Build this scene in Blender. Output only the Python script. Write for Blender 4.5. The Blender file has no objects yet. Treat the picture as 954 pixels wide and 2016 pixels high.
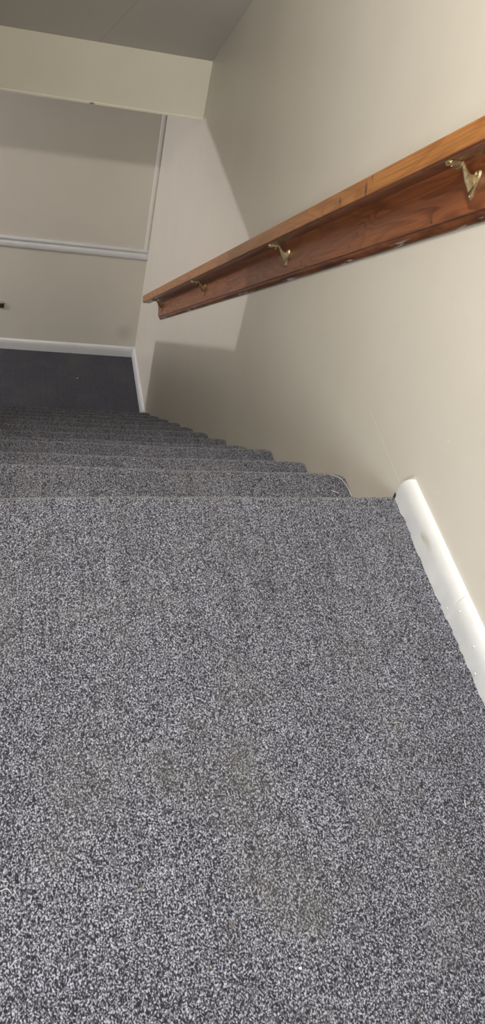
import bpy, bmesh, math, random
from mathutils import Vector, Matrix, Euler
random.seed(4)
C = bpy.context.scene.collection
SC = bpy.context.scene

# ------------------------------------------------------------------ dimensions
RISE, RUN = 0.190, 0.2618
SL = RISE / RUN
ANG = math.atan(SL)
FLOOR_Z = -12 * RISE - 0.011
FAR_Y = 3.775
LEFT_X = -0.955
WS = -0.25                        # where the left stair wall begins
HEAD_Y, HEAD_TOP, HEAD_BOT = 2.778, 0.0165, -0.2438
NOSES = [(0.0, 0.0), (0.284, -0.189), (0.534, -0.374), (0.806, -0.566)] + [(i * RUN, -i * RISE) for i in range(4, 12)]

# ------------------------------------------------------------------ helpers
def obj(name, bm, mat=None, parent=None, smooth=False, angle=None):
    me = bpy.data.meshes.new(name)
    bm.normal_update()
    bm.to_mesh(me); bm.free()
    o = bpy.data.objects.new(name, me)
    C.objects.link(o)
    if mat: me.materials.append(mat)
    if parent: o.parent = parent
    if smooth:
        for p in me.polygons: p.use_smooth = True
        if angle:
            me.set_sharp_from_angle(angle=math.radians(angle))
    return o

def struct(name, bm, mat, label=None, **k):
    o = obj(name, bm, mat, **k)
    o['kind'] = 'structure'
    if label: o['label'] = label
    return o

def thing(name, label, cat, loc=(0, 0, 0), rot=(0, 0, 0), group=None):
    o = bpy.data.objects.new(name, None); C.objects.link(o)
    o.location = loc; o.rotation_euler = rot
    o.empty_display_size = 0.05
    o['label'] = label; o['category'] = cat
    if group: o['group'] = group
    return o

def tag(o, label, cat, group=None):
    o['label'] = label; o['category'] = cat
    if group: o['group'] = group
    return o

def box(bm, x0, x1, y0, y1, z0, z1):
    vs = [bm.verts.new((x, y, z)) for x in (x0, x1) for y in (y0, y1) for z in (z0, z1)]
    for f in ((0, 1, 3, 2), (4, 6, 7, 5), (0, 4, 5, 1), (2, 3, 7, 6), (0, 2, 6, 4), (1, 5, 7, 3)):
        bm.faces.new([vs[i] for i in f])
    return vs

def prism(bm, pts, a, b, axis):
    """close polygon pts (2-D) extruded from a to b along axis (0: pts=(y,z), 1: pts=(x,z), 2: pts=(x,y))"""
    def mk(p, t):
        q = list(p); q.insert(axis, t); return bm.verts.new(q)
    A = [mk(p, a) for p in pts]; B = [mk(p, b) for p in pts]
    n = len(pts)
    bm.faces.new(A); bm.faces.new(B[::-1])
    for i in range(n):
        bm.faces.new((A[i], B[i], B[(i + 1) % n], A[(i + 1) % n]))
    bmesh.ops.recalc_face_normals(bm, faces=bm.faces)

def sweep(bm, path, radii, seg=12, flat=None):
    """tube along path; radii = list of (a, b) half-sizes in the frame given by 'flat' up vector"""
    rings = []
    n = len(path)
    up0 = Vector(flat or (0, 0, 1))
    for i, p in enumerate(path):
        p = Vector(p)
        t = (Vector(path[min(i + 1, n - 1)]) - Vector(path[max(i - 1, 0)])).normalized()
        side = t.cross(up0).normalized()
        up = side.cross(t).normalized()
        a, b = radii[i] if isinstance(radii[i], tuple) else (radii[i], radii[i])
        rings.append([bm.verts.new(p + side * (a * math.cos(2 * math.pi * k / seg)) + up * (b * math.sin(2 * math.pi * k / seg))) for k in range(seg)])
    for r, s in zip(rings, rings[1:]):
        for k in range(seg):
            bm.faces.new((r[k], r[(k + 1) % seg], s[(k + 1) % seg], s[k]))
    bm.faces.new(rings[0][::-1]); bm.faces.new(rings[-1])

# ------------------------------------------------------------------ node helpers
class NT:
    def __init__(s, name):
        s.m = bpy.data.materials.new(name); s.m.use_nodes = True
        s.t = s.m.node_tree; s.t.nodes.clear()
        s.out = s.n('ShaderNodeOutputMaterial'); s.b = s.n('ShaderNodeBsdfPrincipled')
        s.t.links.new(s.b.outputs[0], s.out.inputs[0])
    def n(s, typ, **k):
        x = s.t.nodes.new(typ)
        for a, v in k.items(): setattr(x, a, v)
        return x
    def l(s, a, b): s.t.links.new(a, b)
    def pos(s, world=True, scale=(1, 1, 1)):
        src = s.n('ShaderNodeNewGeometry').outputs['Position'] if world else s.n('ShaderNodeTexCoord').outputs['Object']
        mp = s.n('ShaderNodeMapping'); mp.inputs['Scale'].default_value = scale
        s.l(src, mp.inputs['Vector']); return mp.outputs[0]
    def noise(s, vec, scale, detail=2, rough=.5, dist=0):
        x = s.n('ShaderNodeTexNoise'); s.l(vec, x.inputs['Vector'])
        x.inputs['Scale'].default_value = scale; x.inputs['Detail'].default_value = detail
        x.inputs['Roughness'].default_value = rough; x.inputs['Distortion'].default_value = dist
        return x.outputs['Fac']
    def ramp(s, fac, stops, interp='LINEAR'):
        x = s.n('ShaderNodeValToRGB'); s.l(fac, x.inputs[0]); x.color_ramp.interpolation = interp
        e = x.color_ramp.elements
        while len(e) < len(stops): e.new(0.5)
        for i, (p, c) in enumerate(stops):
            e[i].position = p
            e[i].color = (c, c, c, 1) if isinstance(c, (int, float)) else (*c, 1)
        return x.outputs[0]
    def mix(s, fac, a, b, mode='MIX'):
        x = s.n('ShaderNodeMix', data_type='RGBA', blend_type=mode)
        for v, i in ((fac, 0), (a, 6), (b, 7)):
            if isinstance(v, (int, float)): x.inputs[i].default_value = v
            elif isinstance(v, tuple): x.inputs[i].default_value = (*v, 1)
            else: s.l(v, x.inputs[i])
        return x.outputs[2]
    def math(s, op, a, b=None, c=None, clamp=False):
        x = s.n('ShaderNodeMath', operation=op, use_clamp=clamp)
        for i, v in enumerate((a, b, c)):
            if v is None: continue
            if isinstance(v, (int, float)): x.inputs[i].default_value = v
            else: s.l(v, x.inputs[i])
        return x.outputs[0]
    def sep(s, vec):
        x = s.n('ShaderNodeSeparateXYZ'); s.l(vec, x.inputs[0]); return x.outputs
    def spot(s, vec, c, r, soft=.5):
        """mask, 1 inside the ellipsoid centre c radii r"""
        a = s.n('ShaderNodeVectorMath', operation='SUBTRACT'); s.l(vec, a.inputs[0]); a.inputs[1].default_value = c
        d = s.n('ShaderNodeVectorMath', operation='DIVIDE'); s.l(a.outputs[0], d.inputs[0]); d.inputs[1].default_value = r
        ln = s.n('ShaderNodeVectorMath', operation='LENGTH'); s.l(d.outputs[0], ln.inputs[0])
        mr = s.n('ShaderNodeMapRange'); s.l(ln.outputs['Value'], mr.inputs[0])
        mr.inputs[1].default_value = 1 - soft; mr.inputs[2].default_value = 1 + soft
        mr.inputs[3].default_value = 1; mr.inputs[4].default_value = 0
        return mr.outputs[0]
    def bump(s, h, strength, dist):
        x = s.n('ShaderNodeBump'); s.l(h, x.inputs['Height'])
        x.inputs['Strength'].default_value = strength; x.inputs['Distance'].default_value = dist
        s.l(x.outputs[0], s.b.inputs['Normal'])
    def set(s, col=None, rough=None, spec=None, metal=None, coat=None):
        for v, k in ((col, 'Base Color'), (rough, 'Roughness'), (spec, 'Specular IOR Level'), (metal, 'Metallic'), (coat, 'Coat Weight')):
            if v is None: continue
            if isinstance(v, tuple): s.b.inputs[k].default_value = (*v, 1)
            elif isinstance(v, (int, float)): s.b.inputs[k].default_value = v
            else: s.l(v, s.b.inputs[k])
        return s.m

# ------------------------------------------------------------------ materials
def mat_carpet(name, dark, mid, light):
    t = NT(name)
    p = t.pos(True, (1.0, 0.72, 1.0))
    warp = t.n('ShaderNodeTexNoise'); t.l(p, warp.inputs['Vector']); warp.inputs['Scale'].default_value = 120
    off = t.n('ShaderNodeVectorMath', operation='SCALE'); t.l(warp.outputs['Color'], off.inputs[0]); off.inputs['Scale'].default_value = .006
    add = t.n('ShaderNodeVectorMath', operation='ADD'); t.l(p, add.inputs[0]); t.l(off.outputs[0], add.inputs[1])
    fine = t.noise(add.outputs[0], 440, 2.0, .55)
    vo = t.n('ShaderNodeTexVoronoi', feature='SMOOTH_F1'); t.l(add.outputs[0], vo.inputs['Vector'])
    vo.inputs['Scale'].default_value = 420; vo.inputs['Smoothness'].default_value = .3
    loops = t.math('SUBTRACT', 1.0, vo.outputs['Distance'])
    f = t.math('MULTIPLY_ADD', loops, .42, t.math('MULTIPLY', fine, .72))
    blotch = t.noise(p, 26, 3, .6)
    big = t.noise(p, 3.2, 3, .55)
    rows = t.noise(t.pos(True, (95, 2.0, 95)), 1.0, 1, .5)
    f = t.math('ADD', f, t.math('MULTIPLY', t.math('SUBTRACT', blotch, .5), .06))
    f = t.math('ADD', f, t.math('MULTIPLY', t.math('SUBTRACT', big, .5), .07))
    f = t.math('ADD', f, t.math('MULTIPLY', t.math('SUBTRACT', rows, .5), .07))
    col = t.ramp(f, [(.47, dark), (.60, mid), (.74, light)])
    # a few coloured flecks of yarn and dirt, greenish wear in big soft patches
    fl = t.noise(p, 75, 2, .6)
    col = t.mix(t.ramp(fl, [(.70, 0), (.76, .5)]), col, (.16, .13, .085))
    fl2 = t.noise(t.pos(True, (1.3, 1, 1)), 88, 1, .5)
    col = t.mix(t.ramp(fl2, [(.76, 0), (.80, .35)]), col, (.20, .10, .08))
    wear = t.noise(p, 5.5, 4, .65)
    col = t.mix(t.ramp(wear, [(.50, 0), (.72, .34)]), col, (.085, .083, .070))
    t.bump(f, .9, .0035)
    m = t.set(col, .95, .12)
    t.b.inputs['Sheen Weight'].default_value = .12
    t.b.inputs['Sheen Roughness'].default_value = .6
    return m

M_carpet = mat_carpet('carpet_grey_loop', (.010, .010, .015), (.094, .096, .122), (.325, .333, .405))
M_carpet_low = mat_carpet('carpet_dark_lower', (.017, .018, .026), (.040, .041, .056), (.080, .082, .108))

def mat_wall(name, col, rough=.42, scuffs=False, spots=()):
    t = NT(name)
    p = t.pos(True)
    v = t.noise(p, 2.2, 4, .55)
    c = t.mix(t.ramp(v, [(.3, 0), (.7, 1)]), tuple(x * .965 for x in col), tuple(min(1, x * 1.03) for x in col))
    if scuffs:
        # pale chips of paint and light scuffs, thickest near the treads
        y = t.sep(p)
        h = t.math('MULTIPLY_ADD', y[1], SL, y[2])          # height above the line of the nosings
        low = t.ramp(t.math('MULTIPLY', h, 1.0), [(.10, 1), (.45, .12)])
        ch = t.noise(t.pos(True, (1, 1, .6)), 62, 1, .4)
        c = t.mix(t.math('MULTIPLY', t.ramp(ch, [(.775, 0), (.80, .6)]), low), c, (.75, .73, .69))
        # straight hairline scratch running up from the end of the baseboard
        ax, az, bx, bz = .2834, .0271, .0337, .0182
        dx, dz = bx - ax, bz - az; L = math.hypot(dx, dz); dx /= L; dz /= L
        u = t.math('ADD', t.math('MULTIPLY', t.math('SUBTRACT', y[1], ax), dx), t.math('MULTIPLY', t.math('SUBTRACT', y[2], az), dz))
        w = t.math('ABSOLUTE', t.math('ADD', t.math('MULTIPLY', t.math('SUBTRACT', y[1], ax), -dz), t.math('MULTIPLY', t.math('SUBTRACT', y[2], az), dx)))
        m = t.math('MULTIPLY', t.math('LESS_THAN', w, .0007), t.math('MULTIPLY', t.math('GREATER_THAN', u, 0), t.math('LESS_THAN', u, L)))
        c = t.mix(t.math('MULTIPLY', m, .75), c, (.80, .77, .70))
    for (cc, rr, colr, a) in spots:
        c = t.mix(t.math('MULTIPLY', t.spot(p, cc, rr, .6), a), c, colr)
    b = t.noise(p, 170, 3, .5)
    b2 = t.noise(p, 9, 2, .5)
    t.bump(t.math('MULTIPLY_ADD', b2, 2.5, b), .10, .0022)
    return t.set(c, rough, .35)

BEIGE = (.630, .592, .530)
M_wall_r = mat_wall('beige_satin_paint', BEIGE, .40, True)
M_wall = mat_wall('beige_paint', (.63, .60, .54), .55, False,
                  [((-.09, FAR_Y, -2.10), (.045, .05, .05), (.42, .385, .34), .45)])
M_header = mat_wall('cream_paint', (.68, .655, .56), .5, False, [((-.516, HEAD_Y, HEAD_BOT + .004), (.010, .02, .004), (.06, .05, .04), .9)])

def mat_ceiling():
    t = NT('grey_ceiling_board')
    p = t.pos(True)
    v = t.noise(p, 3.0, 3, .5)
    c = t.mix(t.ramp(v, [(.3, 0), (.7, 1)]), (.68, .665, .64), (.72, .705, .68))
    xyz = t.sep(p)
    # faint taped joint crossing the slope at an angle: x = -.493 + .26 * (2.726 - y)
    dd = t.math('ADD', t.math('ADD', xyz[0], .493), t.math('MULTIPLY', t.math('SUBTRACT', xyz[1], 2.726), .262))
    seam = t.ramp(t.math('ABSOLUTE', dd), [(.001, 1), (.006, 0)])
    c = t.mix(t.math('MULTIPLY', seam, .16), c, (.26, .25, .235))
    t.bump(t.noise(p, 140, 3, .5), .10, .002)
    return t.set(c, .75, .25)
M_ceil = mat_ceiling()

def mat_white(name='white_gloss_trim', spots=()):
    t = NT(name)
    p = t.pos(True)
    v = t.noise(p, 7, 3, .6)
    c = t.mix(t.ramp(v, [(.35, 0), (.7, 1)]), (.60, .605, .62), (.66, .665, .68))
    d = t.noise(t.pos(True, (1, 1, 1)), 34, 3, .65)
    c = t.mix(t.ramp(d, [(.68, 0), (.80, .35)]), c, (.50, .47, .42))
    for (cc, rr, colr, a) in spots:
        c = t.mix(t.math('MULTIPLY', t.spot(p, cc, rr, .7), a), c, colr)
    t.bump(t.noise(p, 60, 2, .5), .18, .0015)
    return t.set(c, .32, .5)
M_white = mat_white()

def mat_wood(name, c0, c1, c2, rough, marks=(), chips=False, scale=1.0, under_shade=False):
    t = NT(name)
    p = t.pos(False)
    # cathedral figure: long stretched noise cut into growth lines
    q = t.pos(False, (1.5 * scale, 5.0 * scale, 9.0 * scale))
    n = t.noise(q, 1.5, 2.5, .45, .5)
    rings = t.math('FRACT', t.math('MULTIPLY', n, 9.0))
    rings = t.ramp(rings, [(0, .0), (.55, .9), (.85, 1.0), (1.0, .0)], 'EASE')
    grain = t.noise(t.pos(False, (7, 260, 260)), 1.0, 3, .6)
    tone = t.noise(t.pos(False, (1.5, 6, 6)), 1.3, 3, .55)
    c = t.mix(rings, c0, c1)
    c = t.mix(t.ramp(tone, [(.35, 0), (.70, .6)]), c, c2)
    c = t.mix(t.ramp(grain, [(.36, .42), (.56, 0)]), c, tuple(x * .45 for x in c0))
    if chips:
        z = t.sep(p)[2]
        ch = t.noise(t.pos(False, (9, 30, 30)), 1.0, 3, .6)
        dk = t.math('MULTIPLY', t.ramp(z, [(.0155, 1), (.018, 0)]), t.ramp(ch, [(.42, .35), (.60, .85)]))
        c = t.mix(dk, c, tuple(x * .38 for x in c0))
        ch2 = t.noise(t.pos(False, (5, 40, 40)), 1.3, 3, .6)
        wh = t.math('MULTIPLY', t.ramp(z, [(.0055, 1), (.008, 0)]), t.ramp(ch2, [(.56, 0), (.60, .9)]))
        c = t.mix(wh, c, (.55, .52, .46))
    if under_shade:  # shade on the underside of the rail, painted as darker wood
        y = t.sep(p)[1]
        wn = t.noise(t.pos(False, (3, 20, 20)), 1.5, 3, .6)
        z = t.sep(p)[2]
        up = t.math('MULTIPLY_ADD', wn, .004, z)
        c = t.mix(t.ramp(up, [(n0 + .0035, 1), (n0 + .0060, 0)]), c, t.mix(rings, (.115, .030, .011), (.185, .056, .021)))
    for (cc, rr, a) in marks:
        c = t.mix(t.math('MULTIPLY', t.spot(p, cc, rr, .4), a), c, (.03, .012, .006))
    t.bump(t.math('ADD', grain, t.math('MULTIPLY', rings, .4)), .10, .001)
    m = t.set(c, rough, .5)
    t.b.inputs['Coat Weight'].default_value = .25
    t.b.inputs['Coat Roughness'].default_value = .25
    return m

def mat_metal(name, col, rough, grime=(.10, .07, .03)):
    t = NT(name)
    p = t.pos(False)
    n = t.noise(p, 160, 3, .6)
    c = t.mix(t.ramp(n, [(.50, 0), (.75, .6)]), col, grime)
    t.set(c, t.ramp(n, [(.3, rough), (.7, min(1, rough + .25))]), None, 1.0)
    return t.m
M_brass = mat_metal('aged_brass', (.62, .50, .30), .34)
M_steel = mat_metal('bright_brass_screw', (.88, .76, .48), .2)

def mat_plain(name, col, rough=.7):
    t = NT(name)
    n = t.noise(t.pos(True), 240, 2, .5)
    return t.set(t.mix(t.ramp(n, [(.3, 0), (.7, 1)]), tuple(x * .85 for x in col), col), rough)
M_lint = mat_plain('white_lint', (.78, .76, .72), .9)
M_thread = mat_plain('pale_thread', (.62, .60, .58), .9)
M_tan = mat_plain('tan_fibre', (.48, .38, .27), .9)
M_brown = mat_plain('dark_brown_plastic', (.050, .030, .024), .45)
M_pale = mat_plain('pale_grey_plastic', (.52, .51, .49), .4)
M_gap = mat_plain('dark_gap', (.02, .018, .016), .9)

# ------------------------------------------------------------------ carpet profiles
def step_mesh(depth, drop, y_front, z_top, x0=-.953, x1=-.0015, seed=0, skew=0.0, sag=0.0, corner=.020):
    """carpet wrapped over one tread: flat top, rounded nosing, underside return and riser down"""
    rnd = random.Random(seed)
    bm = bmesh.new()
    R = .017
    prof = [(-depth, 0)]
    for k in range(1, 8): prof.append((-depth + (depth - R) * k / 8.0, 0))
    for k in range(0, 9):
        a = math.pi / 2 * k / 8
        prof.append((-R + R * math.sin(a), -R + R * math.cos(a)))
    prof += [(-.001, -.030), (-.010, -.038), (-.024, -.042), (-.026, -.06), (-.027, -drop)]
    nx = 150
    rows = []
    lip = []
    ph = rnd.random() * 6
    for i in range(nx + 1):
        u = i / nx
        u = 1 - (1 - u) ** 1.35                     # finer towards the wall
        x = x0 + (x1 - x0) * u
        fromwall = x1 - x
        cut = corner * max(0, 1 - fromwall / .032) ** 2
        wob = .0016 * math.sin(x * 9 + ph) + .001 * math.sin(x * 31 + ph * 2)
        sk = skew * (-x) - sag * 4 * u * (1 - u)
        row = []
        for j, (py, pz) in enumerate(prof):
            w = max(0, min(1, (py + .07) / .05))
            jy = (rnd.random() - .5) * .0016 if w > 0 else 0
            jz = (rnd.random() - .5) * .0016 if j < 18 and w > 0 else 0
            row.append(bm.verts.new((x, y_front + .011 + py + (wob + sk - cut) * w + jy, z_top + pz + jz - (cut * .25 * w if pz > -.03 else 0))))
        rows.append(row)
    for a, b in zip(rows, rows[1:]):
        for j in range(len(prof) - 1):
            f = bm.faces.new((a[j], a[j + 1], b[j + 1], b[j]))
            if 8 <= j <= 14: f.material_index = 1  # nosing strip takes the carpet with the painted light
    # close the back and the underside so that every step is a solid
    for side in (rows[0], rows[-1]):
        ext = bm.verts.new((side[0].co.x, y_front + .011 - depth, z_top - drop))
        side.append(ext)
    bm.faces.new([v for v in rows[0]][::-1])
    bm.faces.new([v for v in rows[-1]])
    bmesh.ops.recalc_face_normals(bm, faces=bm.faces)
    return bm

M_carpet_lip_lit = mat_carpet('carpet_grey_lit_lip', (.034, .034, .041), (.130, .132, .158), (.34, .347, .41))  # paler copy of the stair carpet; light caught by the nosings painted in
# landing (the upper floor), with its carpet rolled over the edge
bm = step_mesh(.3095, .19, 0.006, 0.0, seed=1, skew=-.034, sag=-.004, corner=.004)
# flat carpet running back behind the camera and out to the left hall
y0, y1 = -3.2, -.2925
nxg, nyg = 2, 2
box(bm, -3.2, 0, y0, y1, -.19, 0)
box(bm, -3.2, -.955, y1, -.001, -.19, 0)
o = struct('floor', bm, M_carpet, 'grey flecked loop carpet of the upper landing in the foreground', smooth=True, angle=40)

# staircase : eleven carpeted treads below the landing
stair = thing('carpeted_staircase', 'staircase in grey flecked loop carpet dropping from the landing edge to the dark lower floor', 'staircase', (0, 0, FLOOR_Z))
o.data.materials.append(M_carpet_lip_lit)
for i in range(1, 12):
    yf, zt = NOSES[i]
    last = (i == 11)
    bm = step_mesh(RUN + .035, RISE + (.004 if not last else .0), yf, zt, seed=10 + i,
                   skew=(-.002 if i == 1 else .001 * math.sin(i * 2.1)), corner=(.009, .004, .006, .009, .004, .010, .008, .007, .009, .008, .007)[i - 1])
    if last:
        for v in bm.verts:
            if v.co.z < zt - .15: v.co.z = FLOOR_Z
    for v in bm.verts: v.co.z -= FLOOR_Z
    st = obj('stair_tread', bm, M_carpet, stair, smooth=True, angle=50)
    st.data.materials.append(M_carpet_lip_lit)

# lower floor
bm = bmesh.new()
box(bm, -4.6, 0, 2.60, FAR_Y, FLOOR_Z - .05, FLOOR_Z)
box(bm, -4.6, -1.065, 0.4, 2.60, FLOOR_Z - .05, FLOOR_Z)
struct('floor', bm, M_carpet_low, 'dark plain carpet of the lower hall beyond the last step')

# ------------------------------------------------------------------ walls and ceilings
def ceil_z(y): return HEAD_TOP + SL * (HEAD_Y - y)
CEIL = 2.45
yc = HEAD_Y - (CEIL - HEAD_TOP) / SL

bm = bmesh.new(); box(bm, 0, .12, -3.32, FAR_Y + .12, FLOOR_Z - .05, CEIL + .1)
struct('wall_right', bm, M_wall_r, 'long beige wall on the right that carries the handrail')

bm = bmesh.new(); box(bm, -4.72, 0, FAR_Y, FAR_Y + .12, FLOOR_Z - .05, HEAD_TOP)
struct('wall_far', bm, M_wall, 'beige end wall of the lower hall with a white chair rail')

# header across the foot of the sloping ceiling (with a slightly proud corner bead)
bm = bmesh.new()
prism(bm, [(HEAD_Y, HEAD_TOP + .04), (HEAD_Y, HEAD_BOT + .012), (HEAD_Y - .0025, HEAD_BOT + .008), (HEAD_Y - .0025, HEAD_BOT + .001),
           (HEAD_Y, HEAD_BOT), (HEAD_Y + .03, HEAD_BOT), (HEAD_Y + .03, HEAD_TOP + .04)], LEFT_X - .11, 0, 0)
struct('wall_header', bm, M_header, 'cream header face closing the foot of the sloping ceiling')
bm = bmesh.new(); box(bm, LEFT_X - .11, 0, HEAD_Y + .03, FAR_Y, HEAD_BOT, HEAD_BOT + .1)
box(bm, -4.6, LEFT_X - .11, .4, FAR_Y, HEAD_BOT, HEAD_BOT + .1)
struct('ceiling', bm, M_wall, 'ceiling over the lower hall')

# sloping ceiling over the stairs and the flat ceiling of the landing
bm = bmesh.new()
prism(bm, [(HEAD_Y + .03, ceil_z(HEAD_Y + .03)), (yc, CEIL), (yc, CEIL + .1), (HEAD_Y + .03, ceil_z(HEAD_Y + .03) + .12)], LEFT_X - .11, 0, 0)
struct('ceiling', bm, M_ceil, 'grey ceiling sloping down over the stairs')
bm = bmesh.new(); box(bm, -3.2, 0, -3.2, yc, CEIL, CEIL + .1)
box(bm, -3.2, LEFT_X - .11, yc, WS + .11, CEIL, CEIL + .1)
struct('ceiling', bm, M_wall, 'flat ceiling over the upper landing')

# left stair wall: full height beside the upper steps, then open to the lower hall over a sloping knee wall
JY, KE = 1.899, 3.10
XA, XB = LEFT_X - .11, LEFT_X
bm = bmesh.new()
prism(bm, [(WS, 0), (WS, ceil_z(WS)), (yc, CEIL), (yc, CEIL + .06), (WS, CEIL + .06), (WS + .12, ceil_z(WS + .12)), (JY, ceil_z(JY)), (JY, FLOOR_Z), (0, FLOOR_Z), (0, 0)], XA, XB, 0)
prism(bm, [(JY, -.355), (JY, ceil_z(JY)), (HEAD_Y, ceil_z(HEAD_Y)), (HEAD_Y, -.355)], XA, XB, 0)
prism(bm, [(HEAD_Y, -.355), (HEAD_Y, HEAD_BOT), (FAR_Y, HEAD_BOT), (FAR_Y, -.355)], XA, XB, 0)
prism(bm, [(JY, FLOOR_Z), (JY, -.65), (KE, -.65 - .66 * (KE - JY)), (KE, FLOOR_Z)], XA, XB, 0)
struct('wall_left', bm, M_wall, 'beige wall on the left of the stairs')

# rooms out of view that close the place: upper hall and lower hall
bm = bmesh.new(); box(bm, -3.32, 0, -3.32, -3.2, -.19, CEIL + .1)
struct('wall_back', bm, M_wall, 'wall behind the landing')
bm = bmesh.new(); box(bm, -3.32, -3.2, -3.2, WS + .11, -.19, CEIL + .1)
box(bm, -3.2, XA, WS, WS + .11, 0, CEIL + .1)
struct('wall_hall_left', bm, M_wall, 'left wall of the upper hall')
bm = bmesh.new(); box(bm, -4.72, -4.6, .4, FAR_Y, FLOOR_Z - .05, HEAD_BOT + .1)
box(bm, -4.6, XA, .3, .4, FLOOR_Z, HEAD_BOT + .1)
struct('wall_hall_near', bm, M_wall, 'walls of the lower hall')

# ------------------------------------------------------------------ baseboards and trim
def baseboard(name, label, path0, path1, h, inward, mat, wav=0.0, seed=0, endcut=0.0, th=.0165):
    """board running path0 -> path1 (xy), inward = unit vector into the room; rounded (colonial) top"""
    bm = bmesh.new(); rnd = random.Random(seed)
    prof = [(0, 0), (th, 0), (th, h * .50), (th * .97, h * .64), (th * .88, h * .76), (th * .72, h * .86), (th * .50, h * .94), (th * .25, h * .985), (0, h)]
    p0, p1 = Vector(path0), Vector(path1)
    L = (p1 - p0).length; d = (p1 - p0) / L
    n = max(2, int(L / .012)) if wav else 2
    z0 = path_z[name_key]
    rows = []
    lo = 0.0
    for i in range(n + 1):
        s = L * i / n
        if wav: lo = lo * .72 + (rnd.random() - .5) * wav
        row = []
        for k, (a, b) in enumerate(prof):
            cut = endcut * (b / h) ** 4 if i == 0 else 0
            q = p0 + d * (s + cut) + Vector(inward) * a
            zz = z0 + b + (max(0, lo) if k == 1 else 0)
            if k == 1 and wav:
                q = q + Vector(inward) * (lo * .5)
            row.append(bm.verts.new((q.x, q.y, zz)))
        rows.append(row)
    for a, b in zip(rows, rows[1:]):
        for j in range(len(prof)):
            k = (j + 1) % len(prof)
            bm.faces.new((a[j], a[k], b[k], b[j]))
    bm.faces.new(rows[0]); bm.faces.new(rows[-1][::-1])
    bmesh.ops.recalc_face_normals(bm, faces=bm.faces)
    return struct(name, bm, mat, label, smooth=True, angle=45)

path_z = {'up': -.003, 'low': FLOOR_Z}
name_key = 'up'
M_white_up = mat_white('white_gloss_trim_scuffed', [((-.013, -.165, .045), (.02, .020, .007), (.42, .36, .26), .6),
                                                    ((-.013, -.150, .038), (.02, .010, .004), (.35, .31, .24), .6)])
baseboard('baseboard_right', 'white baseboard with a rounded top and chipped lower edge along the landing wall',
          (0, .008), (0, -.334), .079, (-1, 0), M_white_up, wav=.0110, seed=3, endcut=.022, th=.0175)
baseboard('baseboard_right', 'second length of chipped white baseboard, set back at the joint, at the right edge of the picture',
          (0, -.3345), (0, -3.2), .079, (-1, 0), M_white_up, wav=.0110, seed=9, th=.0162)
# small raised paint drips and nail heads on that board
name_key = 'low'
baseboard('baseboard_far', 'white baseboard along the far wall of the lower hall', (-4.6, FAR_Y), (0, FAR_Y), .078, (0, -1), M_white, wav=.0014, seed=5)
baseboard('baseboard_lower_right', 'short white baseboard on the right wall between the last step and far wall', (0, FAR_Y - .016), (0, 2.885), .078, (-1, 0), M_white, wav=.001, seed=6)

# nail heads filled with paint, children of the landing baseboard
bb = bpy.data.objects['baseboard_right']
for (yy, zz) in ((-.235, .028), (-.320, .018), (-.352, .050), (-.43, .045), (-.47, .016)):
    bm = bmesh.new()
    bmesh.ops.create_uvsphere(bm, u_segments=10, v_segments=6, radius=.0028)
    for v in bm.verts:
        v.co.x *= .5; v.co.z *= .75
        v.co += Vector((-.0172, yy, zz))
    obj('nail_head', bm, M_white, bb, smooth=True)

# chair rail on the far wall: two-step moulding
bm = bmesh.new()
zt, zb = -1.4543, -1.5244
pr = [(0, zt), (.008, zt), (.014, zt - .004), (.016, zt - .012), (.013, zt - .020), (.0085, zt - .024), (.0085, zt - .030),
      (.014, zt - .033), (.018, zt - .040), (.018, zb + .010), (.014, zb + .002), (.010, zb), (0, zb)]
prism(bm, [(FAR_Y - a, z) for a, z in pr], -4.6, -.001, 0)
struct('trim_1', bm, M_white, 'white grooved chair rail across the far wall', smooth=True, angle=30)
# narrow corner moulding that stands on the chair rail
bm = bmesh.new()
q = [(0, FAR_Y), (0, FAR_Y - .006), (-.010, FAR_Y - .011), (-.020, FAR_Y - .010), (-.027, FAR_Y - .006), (-.028, FAR_Y)]
prism(bm, q, zt, HEAD_BOT, 2)
struct('trim_2', bm, mat_wall('pale_trim_paint', (.66, .64, .60), .35), 'narrow pale corner moulding standing on the chair rail', smooth=True, angle=30)

# dark open joint where the landing carpet ends short of the baseboard
bm = bmesh.new()
box(bm, -.0175, -.0005, .004, .0115, -.020, .010)
struct('trim_3', bm, M_gap, 'dark open joint at the end of the landing baseboard')

# ------------------------------------------------------------------ handrail
HZ = .6955                       # height of the bottom edge of the backing board over the nosing line
T = Vector((0, math.cos(ANG), -math.sin(ANG)))    # down the stairs
N = Vector((0, math.sin(ANG), math.cos(ANG)))     # square to the stairs
# local frame of the rail assembly: X = down the slope, Y = out of the wall (world -x) , Z = normal
Rm = Matrix((T, Vector((-1, 0, 0)), N)).transposed()
if Rm.determinant() < 0:
    Rm = Matrix((T, Vector((1, 0, 0)), N)).transposed(); SY = -1
else: SY = 1
rail_root = thing('wooden_handrail', 'varnished wooden handrail on a broad backing board along the beige right wall', 'handrail', (0, 0, HZ))
rail_root.rotation_euler = Rm.to_euler()
CA = math.cos(ANG)
def S(y, h):            # local (s, n) of a wall point y with height h over the nosing line
    dz = (h - SL * y) - HZ
    v = Vector((0, y, dz)); return v.dot(T), v.dot(N)
def wood_prism(prof, s0, s1, cut0=0, rad=0):
    bm = bmesh.new()
    n = 60
    rows = []
    for i in range(n + 1):
        s = s0 + (s1 - s0) * i / n
        rows.append([bm.verts.new((s, SY * a, b)) for a, b in prof])
    for A, B in zip(rows, rows[1:]):
        for j in range(len(prof)):
            k = (j + 1) % len(prof)
            bm.faces.new((A[j], A[k], B[k], B[j]))
    bm.faces.new(rows[0]); bm.faces.new(rows[-1][::-1])
    bmesh.ops.recalc_face_normals(bm, faces=bm.faces)
    return bm
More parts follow.
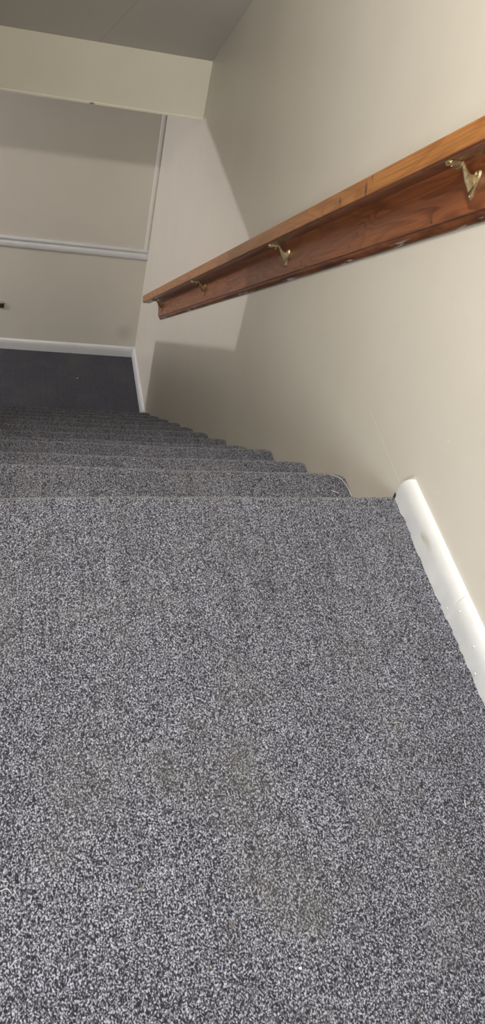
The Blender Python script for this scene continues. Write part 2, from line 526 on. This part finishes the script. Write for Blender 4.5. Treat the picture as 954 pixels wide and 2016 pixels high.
# backing board: square top, moulded (ogee) bottom edge
s_end_board = S(3.0, .700)[0]
Hb = .135
bprof = [(0, 0), (.006, 0), (.010, .003), (.0135, .008), (.0150, .0135), (.0150, .0165), (.0195, .0180), (.0200, .0200), (.0200, Hb - .003), (.0180, Hb), (0, Hb)]
def mk(y, h, x):        # local coordinates of a mark at wall point
    s, n = S(y, h); return (s, SY * x, n)
M_board = mat_wood('varnished_fir_board', (.165, .043, .013), (.32, .098, .033), (.37, .130, .046), .38, chips=True,
                   marks=[(mk(.30, .725, .02), (.006, .02, .003), .8), (mk(.92, .722, .02), (.007, .02, .005), .7),
                          (mk(.66, .735, .02), (.005, .02, .004), .5), (mk(1.11, .712, .02), (.004, .02, .004), .8),
                          (mk(1.25, .71, .02), (.005, .02, .004), .8), (mk(1.66, .725, .02), (.006, .02, .004), .7)])
S_TOP = S(-.30, .75)[0]
obj('backing_board', wood_prism(bprof, S_TOP, s_end_board), M_board, rail_root, smooth=True, angle=30)
# the rail: rounded rectangular bar
n0 = S(0, .817)[1]; n1 = S(0, .872)[1]
r0 = .006
rp = []
for (cx, cz, a0) in ((.050 + r0, n0 + r0, 180), (.050 + r0, n1 - r0, 90), (.095 - r0, n1 - r0, 0), (.095 - r0, n0 + r0, -90)):
    for k in range(5):
        a = math.radians(a0 + 90 - 22.5 * k) if False else math.radians(a0 + 90 * (1 - k / 4))
        rp.append((cx + r0 * math.cos(a), cz + r0 * math.sin(a)))
s_end_rail = S(3.17, .84)[0]
M_rail = mat_wood('varnished_fir_rail', (.33, .125, .030), (.44, .185, .050), (.39, .150, .045), .33,
                  marks=[(mk(.50, .838, .105), (.006, .02, .016), .9), (mk(.485, .86, .105), (.003, .02, .008), .8), (mk(.625, .840, .105), (.007, .02, .009), .85),
                         (mk(1.9, .85, .105), (.012, .02, .003), .5), (mk(3.07, .85, .105), (.003, .02, .01), .6)], scale=.8, under_shade=True)
bm = wood_prism(rp, S_TOP, s_end_rail)
for f in [f for f in bm.faces if len(f.verts) > 6]:
    pass
ro = obj('rail', bm, M_rail, rail_root, smooth=True, angle=40)
ro['label'] = 'light orange-brown rail bar'

# brass brackets: shield plate screwed to the board, rising arm, saddle with strap and screws
def make_bracket(s, nb):
    """arm+plate is the bracket part; saddle, strap and screws are sub-parts"""
    bm = bmesh.new()
    # shield plate, lying on the board: wide on top, tapering to a tip below
    outline = [(-.013, .008), (-.010, .013), (0, .0155), (.010, .013), (.013, .008), (.011, -.004), (.006, -.016), (.0035, -.026), (.004, -.032), (0, -.036), (-.004, -.032), (-.0035, -.026), (-.006, -.016), (-.011, -.004)]
    A = [bm.verts.new((a, SY * .0200, b)) for a, b in outline]
    B = [bm.verts.new((a * .85, SY * .0245, b * .9)) for a, b in outline]
    bm.faces.new(A); bm.faces.new(B[::-1])
    for i in range(len(A)): bm.faces.new((A[i], B[i], B[(i + 1) % len(A)], A[(i + 1) % len(A)]))
    # web + arm: flat triangular fin flaring at the plate, narrowing into a round arm
    dn = nb
    pth = [(0, .0235, -.008), (0, .030, -.005), (0, .040, .0015), (0, .047, .010), (0, .054, .019), (0, .060, .0255), (0, .0645, dn - .0065), (0, .066, dn - .0035)]
    rad = [(.0042, .0165), (.0038, .0120), (.0036, .0078), (.0036, .0050), (.0036, .0041), (.0038, .0040), (.0050, .0046), (.0056, .0050)]
    sweep(bm, [(a, SY * b, c) for a, b, c in pth], rad, 14, (0, 0, 1))
    bmesh.ops.recalc_face_normals(bm, faces=bm.faces)
    for v in bm.verts: v.co.x -= .42 * v.co.z
    br = obj('bracket', bm, M_brass, rail_root, smooth=True, angle=40)
    br.location = (s, 0, 0)
    br['label'] = 'aged brass rail bracket'
    # saddle under the rail
    bm = bmesh.new()
    top = dn - .0004
    prof = []
    for k in range(9):
        a = -1 + 2 * k / 8
        prof.append((.0735 + a * .0155, top - .0042 - .0022 * (1 - a * a)))
    for k in range(9):
        a = 1 - 2 * k / 8
        prof.append((.0735 + a * .0160, top))
    def add_prism(bm, prof, s0, s1):
        A = [bm.verts.new((s0, SY * a, b)) for a, b in prof]; B = [bm.verts.new((s1, SY * a, b)) for a, b in prof]
        bm.faces.new(A); bm.faces.new(B[::-1])
        for i in range(len(A)): bm.faces.new((A[i], B[i], B[(i + 1) % len(A)], A[(i + 1) % len(A)]))
    add_prism(bm, prof, -.0075, .0075)
    bmesh.ops.recalc_face_normals(bm, faces=bm.faces)
    for v in bm.verts: v.co.x -= .42 * dn
    sd = obj('saddle', bm, M_brass, br, smooth=True, angle=35)
    # strap clip hooked over the saddle
    bm = bmesh.new()
    sweep(bm, [(-.0125, SY * .064, top - .001), (-.0105, SY * .0645, top - .006), (-.004, SY * .065, top - .0095), (.004, SY * .065, top - .0095), (.0105, SY * .0645, top - .006), (.0125, SY * .064, top - .001)],
          [(.0035, .0011)] * 6, 10, (0, 1, 0))
    sweep(bm, [(-.0105, SY * .085, top - .001), (-.0085, SY * .085, top - .005), (.0, SY * .085, top - .0075), (.0085, SY * .085, top - .005), (.0105, SY * .085, top - .001)],
          [(.0026, .0010)] * 5, 10, (0, 1, 0))
    bmesh.ops.recalc_face_normals(bm, faces=bm.faces)
    for v in bm.verts: v.co.x -= .42 * dn
    obj('strap', bm, M_steel, br, smooth=True, angle=40)
    for (a, b, c, ax) in ((-.0005, .0255, .0085, 'y'), (0, .0250, -.029, 'y'), (0, .0775, top - .0078, 'z')):
        bm = bmesh.new()
        bmesh.ops.create_uvsphere(bm, u_segments=12, v_segments=8, radius=.0036 if c < .01 and ax == 'y' and c > 0 else .0026)
        for v in bm.verts:
            if ax == 'y': v.co.y *= .7
            else: v.co.z *= .6
            v.co += Vector((a - .42 * c, SY * b, c))
        obj('screw', bm, M_steel, br, smooth=True)
    return br

nb_base = S(0, .788)[1]
def bracket_copy(src, s):
    c = src.copy(); C.objects.link(c); c.parent = rail_root; c.location = (s, 0, nb_base)
    for ch in list(src.children):
        d = ch.copy(); C.objects.link(d); d.parent = c
    return c
dn_local = n0 - nb_base
br0 = make_bracket(S(.200, .785)[0], dn_local)
br0.location = (S(.195, .785)[0], 0, nb_base)
for yy in (1.090, 2.030, 2.925):
    bracket_copy(br0, S(yy, .785)[0])

# ------------------------------------------------------------------ small fitting at the left edge of the far wall
fx, fz = -.926, -1.951
fit = thing('ribbed_wall_fitting', 'small dark brown ribbed fitting with a pale rounded top at left end of far wall', 'fitting', (fx, FAR_Y, fz))
bm = bmesh.new()
for k in range(4):
    zc = -.020 + k * .0092
    sweep(bm, [(-.022, -.006, zc), (.020, -.006, zc), (.0225, -.003, zc), (.023, 0, zc)], [(.0042, .0036)] * 4, 10, (0, 0, 1))
box(bm, -.021, .020, -.004, 0, -.023, .011)
bmesh.ops.recalc_face_normals(bm, faces=bm.faces)
obj('ribbed_body', bm, M_brown, fit, smooth=True, angle=40)
bm = bmesh.new()
cap = [(-.023, .010)] + [(.0 + .023 * math.cos(math.pi * k / 12), .012 + .014 * math.sin(math.pi * k / 12)) for k in range(0, 13)]
prism(bm, cap, -.008, 0, 1)
obj('cap', bm, M_pale, fit, smooth=True, angle=40)

# ------------------------------------------------------------------ lint and loose threads
def thread(name, label, pts, r, mat):
    bm = bmesh.new()
    P = [Vector(p) for p in pts]
    fine = []
    for i in range(len(P) - 1):
        a = P[max(i - 1, 0)]; b = P[i]; c = P[i + 1]; d = P[min(i + 2, len(P) - 1)]
        for k in range(6):
            t = k / 6
            fine.append(.5 * ((2 * b) + (c - a) * t + (2 * a - 5 * b + 4 * c - d) * t * t + (3 * b - a - 3 * c + d) * t ** 3))
    fine.append(P[-1])
    base = Vector(pts[0])
    fine = [q - base for q in fine]
    sweep(bm, fine, [(r, r)] * len(fine), 6, (.13, .2, 1))
    o = obj(name, bm, mat, smooth=True); o.location = base
    return tag(o, label, 'lint')
def crumb(label, loc, r, mat):
    bm = bmesh.new(); bmesh.ops.create_icosphere(bm, subdivisions=2, radius=r)
    rn = random.Random(hash(label) % 97)
    rn = random.Random(len(label))
    for v in bm.verts: v.co *= .75 + rn.random() * .5; v.co.z *= .6
    o = obj('lint_crumb', bm, mat, smooth=True); o.location = (loc[0], loc[1], loc[2] + r * .5)
    return tag(o, label, 'lint')
crumb('tiny white lint crumb on the landing carpet near the bottom edge', (-.459, -.911, .001), .0022, M_lint)
crumb('pale crumb on the dark lower floor in front of the far wall', (-.412, 3.468, FLOOR_Z + .001), .0035, M_lint)
crumb('tan crumb on the seventh tread down in the shade', (-.470, 1.80, NOSES[7][1] + .001), .0025, M_tan)
thread('lint_thread', 'short pale hair on the landing carpet at the left edge of the picture', [(-.856, -.772, .002), (-.8496, -.7698, .004), (-.8405, -.768, .005), (-.8352, -.7732, .002)], .0005, M_thread)
thread('lint_thread', 'fine pale hair crossing the carpet in the bottom left corner', [(-.8355, -.8639, .002), (-.830, -.859, .005), (-.8256, -.8562, .002)], .0004, M_thread)
thread('lint_thread', 'thin pale fibre on the carpet at the far right below the baseboard', [(-.1256, -.6983, .002), (-.1285, -.705, .005), (-.1278, -.7128, .002)], .0005, M_thread)
thread('lint_thread', 'curled tan fibre on the carpet left of the baseboard joint', [(-.1991, -.553, .002), (-.194, -.556, .006), (-.1917, -.5652, .002)], .0005, M_tan)
thread('lint_thread', 'pale fibre in the middle of the landing carpet near the stair edge', [(-.2901, -.1788, .002), (-.288, -.183, .005), (-.2838, -.1842, .002)], .0005, M_thread)
thread('lint_thread', 'curved white thread lying on the first tread near the wall', [(-.0533, .2218, -.187), (-.050, .2155, -.185), (-.0446, .2128, -.185), (-.0352, .2112, -.187)], .0007, M_lint)
thread('lint_thread', 'loose pale yarn along the frayed wall edge of the first tread', [(-.045, .279, -.186), (-.025, .271, -.185), (-.012, .252, -.185), (-.006, .225, -.186), (-.004, .20, -.187)], .0008, M_thread)
# ------------------------------------------------------------------ lights
def area(name, loc, target, sx, sy, power, col):
    l = bpy.data.lights.new(name, 'AREA'); l.shape = 'RECTANGLE'; l.size = sx; l.size_y = sy; l.energy = power; l.color = col
    o = bpy.data.objects.new(name, l); C.objects.link(o); o.location = loc
    o.rotation_euler = (Vector(target) - Vector(loc)).to_track_quat('-Z', 'Y').to_euler(); return o
def bulb(name, loc, r, power, col):
    l = bpy.data.lights.new(name, 'POINT'); l.shadow_soft_size = r; l.energy = power; l.color = col
    o = bpy.data.objects.new(name, l); C.objects.link(o); o.location = loc; return o
area('window_light', (-1.95, -3.1, 1.20), (-.6, 1.0, .2), 1.8, 1.15, 86, (.90, .955, 1.0))
area('hall_ceiling_light', (-1.55, -1.90, 2.30), (-.2, .8, -.2), .55, .55, 12, (1.0, .965, .90))
area('landing_tube_light', (-.84, -1.0, 2.28), (-.2, 2.0, -.7), .60, .13, 68, (1.0, .955, .85))
bulb('lower_hall_lamp', (-3.8, 3.2, -.75), .05, 150, (.985, .96, 1.0))
w = bpy.data.worlds.new('world'); SC.world = w; w.use_nodes = True
w.node_tree.nodes['Background'].inputs[0].default_value = (.5, .55, .6, 1)
w.node_tree.nodes['Background'].inputs[1].default_value = .05

# ------------------------------------------------------------------ camera
cam = bpy.data.cameras.new('camera'); co = bpy.data.objects.new('camera', cam); C.objects.link(co)
co.location = (-0.84732, -1.21356, 1.18096)
co.rotation_mode = 'XYZ'; co.rotation_euler = (0.795655, -0.206941, -0.182599)
cam.sensor_fit = 'VERTICAL'; cam.sensor_height = 36.0; cam.lens = 36.0 * 1633.22 / 2016
cam.clip_start = .02
SC.camera = co
vs = SC.view_settings
vs.view_transform = 'Standard'; vs.look = 'None'; vs.gamma = 1; vs.exposure = 0.0
try: vs.use_curve_mapping = False
except Exception: pass
